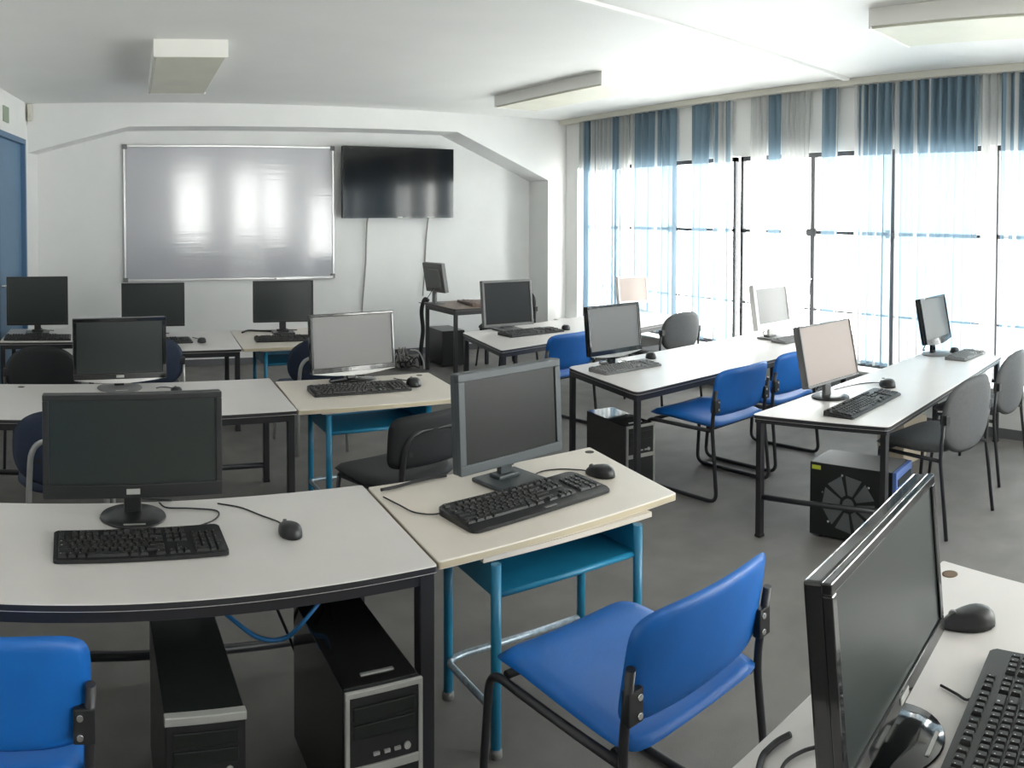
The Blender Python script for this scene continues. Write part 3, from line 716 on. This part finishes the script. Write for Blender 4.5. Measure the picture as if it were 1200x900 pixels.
grp(shell_chair('grey round-backed chair at the fan computer desk, nearer one', 3.715, 2.085, -3, 'grey_fabric', bz=.59, bw=.50, sw=.49, bh=.39), 'grey round-backed chairs')
grp(shell_chair('grey round-backed chair at the right edge near the window', 4.54, 2.21, 3, 'grey_fabric', bz=.59, bw=.50, bh=.39), 'grey round-backed chairs')
grp(shell_chair('grey round-backed chair between the two far right-group desks', 4.56, 5.20, 4, 'grey_fabric'), 'grey round-backed chairs')
grp(shell_chair('grey chair tucked under the brown table', 4.16, 7.22, 92, 'grey_fabric', seat_z=.44), 'grey round-backed chairs')
grp(shell_chair('black round-backed chair at the back-row corner desk', -.30, 5.22, 0, 'black_fabric', ex=2.2, bh=.36), 'dark round-backed chairs')
grp(shell_chair('navy round-backed chair behind the glossy wide monitor', .395, 5.55, 0, 'navy_fabric', tube='grey_tube'), 'dark round-backed chairs')
grp(shell_chair('navy round-backed chair with grey tube behind the pale screen', 1.52, 5.30, 0, 'navy_fabric', tube='grey_tube', kind='arch', ex=2.3), 'dark round-backed chairs')
grp(shell_chair('navy round-backed chair with pale tube behind the nearest wide monitor', -.10, 3.60, 0, 'navy_fabric', tube='grey_tube', kind='arch', bh=.34), 'dark round-backed chairs')
shell_chair('black padded chair with arched tube back in the middle row', 1.375, 3.39, 14, 'black_fabric', kind='arch', ex=6, bw=.44, bh=.235, bz=.625, sw=.50)

# ------------------------------------------------------------------ computer towers
def tower(label, x, y, rot, w, d, h, kind):
    t = thing('computer_tower', label, 'computer', (x, y, 0), rot, 'computer towers on the floor')
    body = 'tower_gloss' if kind == 'frame' else 'tower_black'
    b = MB(); b.box(-w/2, w/2, -d/2+.02, d/2, .012, h, bev=.004); b.build('case', body, t)
    for sx in (-1, 1):
        for sy in (-1, 1):
            b = MB(); b.lathe([(.014, 0), (.016, .014)], 12, off=(sx*(w/2-.03), sy*(d/2-.05), 0)); b.build('foot', 'black_plastic', t)
    b = MB(); b.box(-w/2, w/2, -d/2, -d/2+.024, .010, h, bev=.005); fp = b.build('front_panel', 'blue_panel' if kind == 'fan' else 'black_plastic', t)
    yf = -d/2
    if kind in ('strip',):
        b = MB(); b.box(-w/2-.002, w/2+.002, yf-.006, yf+.018, h-.018, h+.003, bev=.003); b.build('silver_trim', 'silver_plastic', fp)
    if kind in ('frame',):
        b = MB()
        for q_ in ((-w/2-.002, w/2+.002, h-.012, h+.002), (-w/2-.002, -w/2+.009, .03, h-.012), (w/2-.009, w/2+.002, .03, h-.012), (-w/2+.009, w/2-.009, h*.52, h*.52+.022)):
            b.box(q_[0], q_[1], yf-.005, yf+.006, q_[2], q_[3], bev=.002)
        b.build('silver_trim', 'silver_plastic', fp)
    if kind != 'plain':
        for k in range(2):
            zz = h-.055-k*.045
            b = MB(); b.box(-w/2+.018, w/2-.018, yf-.004, yf+.003, zz-.018, zz+.018, bev=.003); b.build('drive_bay', 'tower_black', fp)
        zz = h*.62 if kind != 'strip' else h-.14
        for k in range(3):
            b = MB(); b.box(-.03+k*.028, -.014+k*.028, yf-.006, yf, zz, zz+.007); b.build('port', 'silver_plastic', fp)
        b = MB(); b.cyl((w/2-.04, yf-.006, zz+.004), (w/2-.04, yf, zz+.004), .009, 14); b.build('power_button', 'silver_plastic', fp)
    if kind == 'frame':
        b = MB(); b.box(-.04, .05, yf+.06, yf+.072, h-.001, h+.003, bev=.001); b.build('top_handle', 'alu', t)
    if kind == 'fan':
        b = MB(); b.box(-w/2-.001, w/2+.001, yf+.026, d/2-.01, h-.001, h+.001); b.build('lid', 'grey_plastic', t)
        cx, cz = .02, h*.50
        for k in range(8):
            a = 2*PI*k/8+.2; pr = []
            for rr, ww in ((.045, .012), (.135, .044)):
                for sg in (-1, 1): pr.append((rr, sg*ww))
            pts2 = [(pr[0]), (pr[2]), (pr[3]), (pr[1])]
            poly = [(cx+p[0]*math.cos(a)-p[1]*math.sin(a), cz+p[0]*math.sin(a)+p[1]*math.cos(a)) for p in pts2]
            b = MB()
            # laid on the left (-x) side of the case: (y, z) plane
            T = Matrix(((0, 0, -1, -w/2), (1, 0, 0, 0), (0, 1, 0, 0), (0, 0, 0, 1)))
            b.prism(poly, -.001, .0018, tf=T); b.build('fan_vent', 'hole_grey', t)
        b = MB(); b.tube([(-w/2-.004, cx, cz), (-w/2+.001, cx, cz)], .03, 20); b.build('fan_hub', 'hole_grey', t)
        for a in range(6):
            an = a*PI/3+.3; b = MB(); b.cyl((-w/2-.004, cx+.145*math.cos(an), cz+.145*math.sin(an)), (-w/2, cx+.145*math.cos(an), cz+.145*math.sin(an)), .006, 10); b.build('screw', 'chrome', t)
        b = MB(); b.box(-w/2-.0015, -w/2, d/2-.06, d/2-.012, h-.035, h-.015); b.build('sticker', 'yellow', t)
    return t
tower('slim black computer tower with a silver front strip under the nearest desk', .265, 2.085, 0, .195, .48, .405, 'strip')
tower('glossy black computer tower with a silver-framed front under the nearest desk', .70, 2.05, 0, .20, .50, .432, 'frame')
tower('black computer tower with a sunlit top under the middle right desk', 2.945, 3.725, -6, .19, .46, .39, 'frame')
tower('black computer tower with a fan vent in its side, blue front', 3.285, 2.225, 12, .23, .46, .375, 'fan')
tower('dark computer tower on the floor beneath the brown table', 3.72, 7.72, -2, .26, .42, .38, 'plain')

# ------------------------------------------------------------------ loose cables
def cable(label, pts, m='cable_black', r=.005, cat='cable', name='cable'):
    b = MB(); b.tube(smooth(pts), r, 8); return tag(b.build(name, m), label, cat)
cable('blue network cable looping below the nearest desk', [(.33, 2.38, .44), (.40, 2.26, .42), (.47, 2.20, .385), (.545, 2.18, .385), (.605, 2.15, .455), (.665, 2.19, .50), (.70, 2.26, .575)], 'cable_blue', .0065)
for k, (dx, dy) in enumerate(((0, 0), (.03, .02), (-.04, .03))):
    cable(('black cable hanging behind the silver-framed tower', 'black cable hanging beside the rear desk leg', 'black cable hanging left of the silver-framed tower')[k],
          [(.70+dx*2, 2.40+dy, .575), (.72+dx, 2.38+dy, .50), (.66+dx*3, 2.35+dy, .42+.03*k), (.70+dx*2, 2.325+dy, .34-.05*k)], 'cable_black', .005)
cable('thick black cable end lying by the charcoal-framed monitor', [(1.00, 2.60, ZT+.009), (1.06, 2.61, ZT+.009), (1.14, 2.635, ZT+.008), (1.22, 2.65, ZT+.008), (1.28, 2.65, ZT+.008)], 'cable_black', .006)
cable('black monitor cables on the desk in the lower right corner', [(1.02, .90, ZT+.006), (1.06, .925, ZT+.006), (1.08, .928, ZT+.008), (1.11, .930, ZT+.008), (1.14, .925, ZT+.008)], 'cable_black', .006)
cable('thin black cable looping behind the lower right monitor', [(1.04, .87, ZT+.006), (1.08, .885, ZT+.006), (1.12, .88, ZT+.006), (1.15, .865, ZT+.006)], 'cable_black', .0035)
cable('black cable behind the keyboard on the back-row cream desk', [(1.27, 6.52, ZT+.006), (1.34, 6.60, ZT+.01), (1.45, 6.58, ZT+.006), (1.55, 6.52, ZT+.01)], 'cable_black', .008)
# cable trunk from the brown table down to the pile by the wall
cable('thick black cable bundle hanging from the brown table', [(3.44, 7.55, .70), (3.40, 7.56, .72), (3.37, 7.57, .60), (3.39, 7.58, .40), (3.365, 7.57, .22), (3.36, 7.57, .03)], 'cable_black', .022, name='cable_bundle')
b = MB()
for k in range(16):
    cx, cy = 3.12+random.uniform(-.14, .16), 7.62+random.uniform(-.14, .14); r = random.uniform(.05, .12); ph = random.random()*6
    b.tube(smooth([(cx+r*math.cos(ph+a*1.1), cy+r*.8*math.sin(ph+a*1.1), .02+.20*abs(math.sin(ph*2+a*1.7))*random.random()) for a in range(7)], 4), .008, 6, mi=k % 2)
po = b.build('cable_tangle', ['cable_black', 'cable_grey']); tag(po, 'tangle of black and grey cables on the floor by the front wall', 'cables'); po['kind'] = 'stuff'
cable('pale grey cable curving down beside the cable tangle', [(3.20, 7.48, .22), (3.28, 7.45, .20), (3.33, 7.44, .10), (3.335, 7.42, .02)], 'cable_white', .008)
b = MB(); b.box(4.35, 4.65, 2.62, 2.82, 0, .28, bev=.004); bo = b.build('carton', 'carton')
b = MB(); b.box(4.352, 4.648, 2.714, 2.726, .279, .282); b.build('tape', 'cream_edge', bo)
tag(bo, 'pale box on the floor below the fan computer desk', 'box')

# ------------------------------------------------------------------ light and camera
w = bpy.data.worlds.new('sky'); S.world = w; w.use_nodes = True
nt = w.node_tree; bg = nt.nodes['Background']; bg.inputs[1].default_value = 5.0
tc = nt.nodes.new('ShaderNodeTexCoord'); sp = nt.nodes.new('ShaderNodeSeparateXYZ'); rm = nt.nodes.new('ShaderNodeValToRGB')
mr = nt.nodes.new('ShaderNodeMapRange'); mr.inputs['From Min'].default_value = -.25; mr.inputs['From Max'].default_value = .10
rm.color_ramp.elements[0].color = (1.65, 1.60, 1.52, 1); rm.color_ramp.elements[1].color = (1.0, .978, .945, 1)   # lower half brightened to light the ceiling near the windows; overcast sky above
nt.links.new(tc.outputs['Generated'], sp.inputs[0]); nt.links.new(sp.outputs['Z'], mr.inputs['Value']); nt.links.new(mr.outputs[0], rm.inputs[0]); nt.links.new(rm.outputs[0], bg.inputs[0])
def portal(loc, rot, sx, sy):
    l = bpy.data.lights.new('window_portal', 'AREA'); l.shape = 'RECTANGLE'; l.size = sx; l.size_y = sy; l.cycles.is_portal = True
    o = bpy.data.objects.new('window_portal', l); COL.objects.link(o); o.location = loc; o.rotation_euler = rot
portal((XW+.12, (WY1+WY0)/2, (SILL+HEAD)/2), (0, PI/2, 0), HEAD-SILL, WY1-WY0)
for a, b_ in BW: portal(((a+b_)/2, YB-.12, (BZ0+BZ1)/2), (PI/2, 0, 0), b_-a, BZ1-BZ0)

cd = bpy.data.cameras.new('camera'); cam = bpy.data.objects.new('camera', cd); COL.objects.link(cam); S.camera = cam
F = 932.19
cd.type = 'PANO'; cd.panorama_type = 'CENTRAL_CYLINDRICAL'
cd.central_cylindrical_range_u_min = -600/F; cd.central_cylindrical_range_u_max = 600/F
cd.central_cylindrical_range_v_min = (277.05-900)/F; cd.central_cylindrical_range_v_max = 277.05/F
cd.central_cylindrical_radius = 1.0
cd.clip_start = .02; cd.clip_end = 100
Rm = ((0.86153243, 0.507581, 0.01110852), (-0.50769839, 0.86123066, 0.02289324), (0.00205318, -0.02536305, 0.9996762))
ex, ey, ez = (Vector((Rm[0][i], Rm[1][i], Rm[2][i])) for i in range(3))
cam.matrix_world = Matrix(((ex.x, ez.x, -ey.x, 0), (ex.y, ez.y, -ey.y, 0), (ex.z, ez.z, -ey.z, EYE), (0, 0, 0, 1)))

S.view_settings.view_transform = 'Standard'; S.view_settings.look = 'None'; S.view_settings.gamma = 1; S.view_settings.use_curve_mapping = False
S.view_settings.exposure = 1.62
S.cycles.use_denoising = True
S.cycles.max_bounces = 10; S.cycles.diffuse_bounces = 6; S.cycles.transparent_max_bounces = 24
S.cycles.sample_clamp_indirect = 8
S.cycles.caustics_reflective = False; S.cycles.caustics_refractive = False
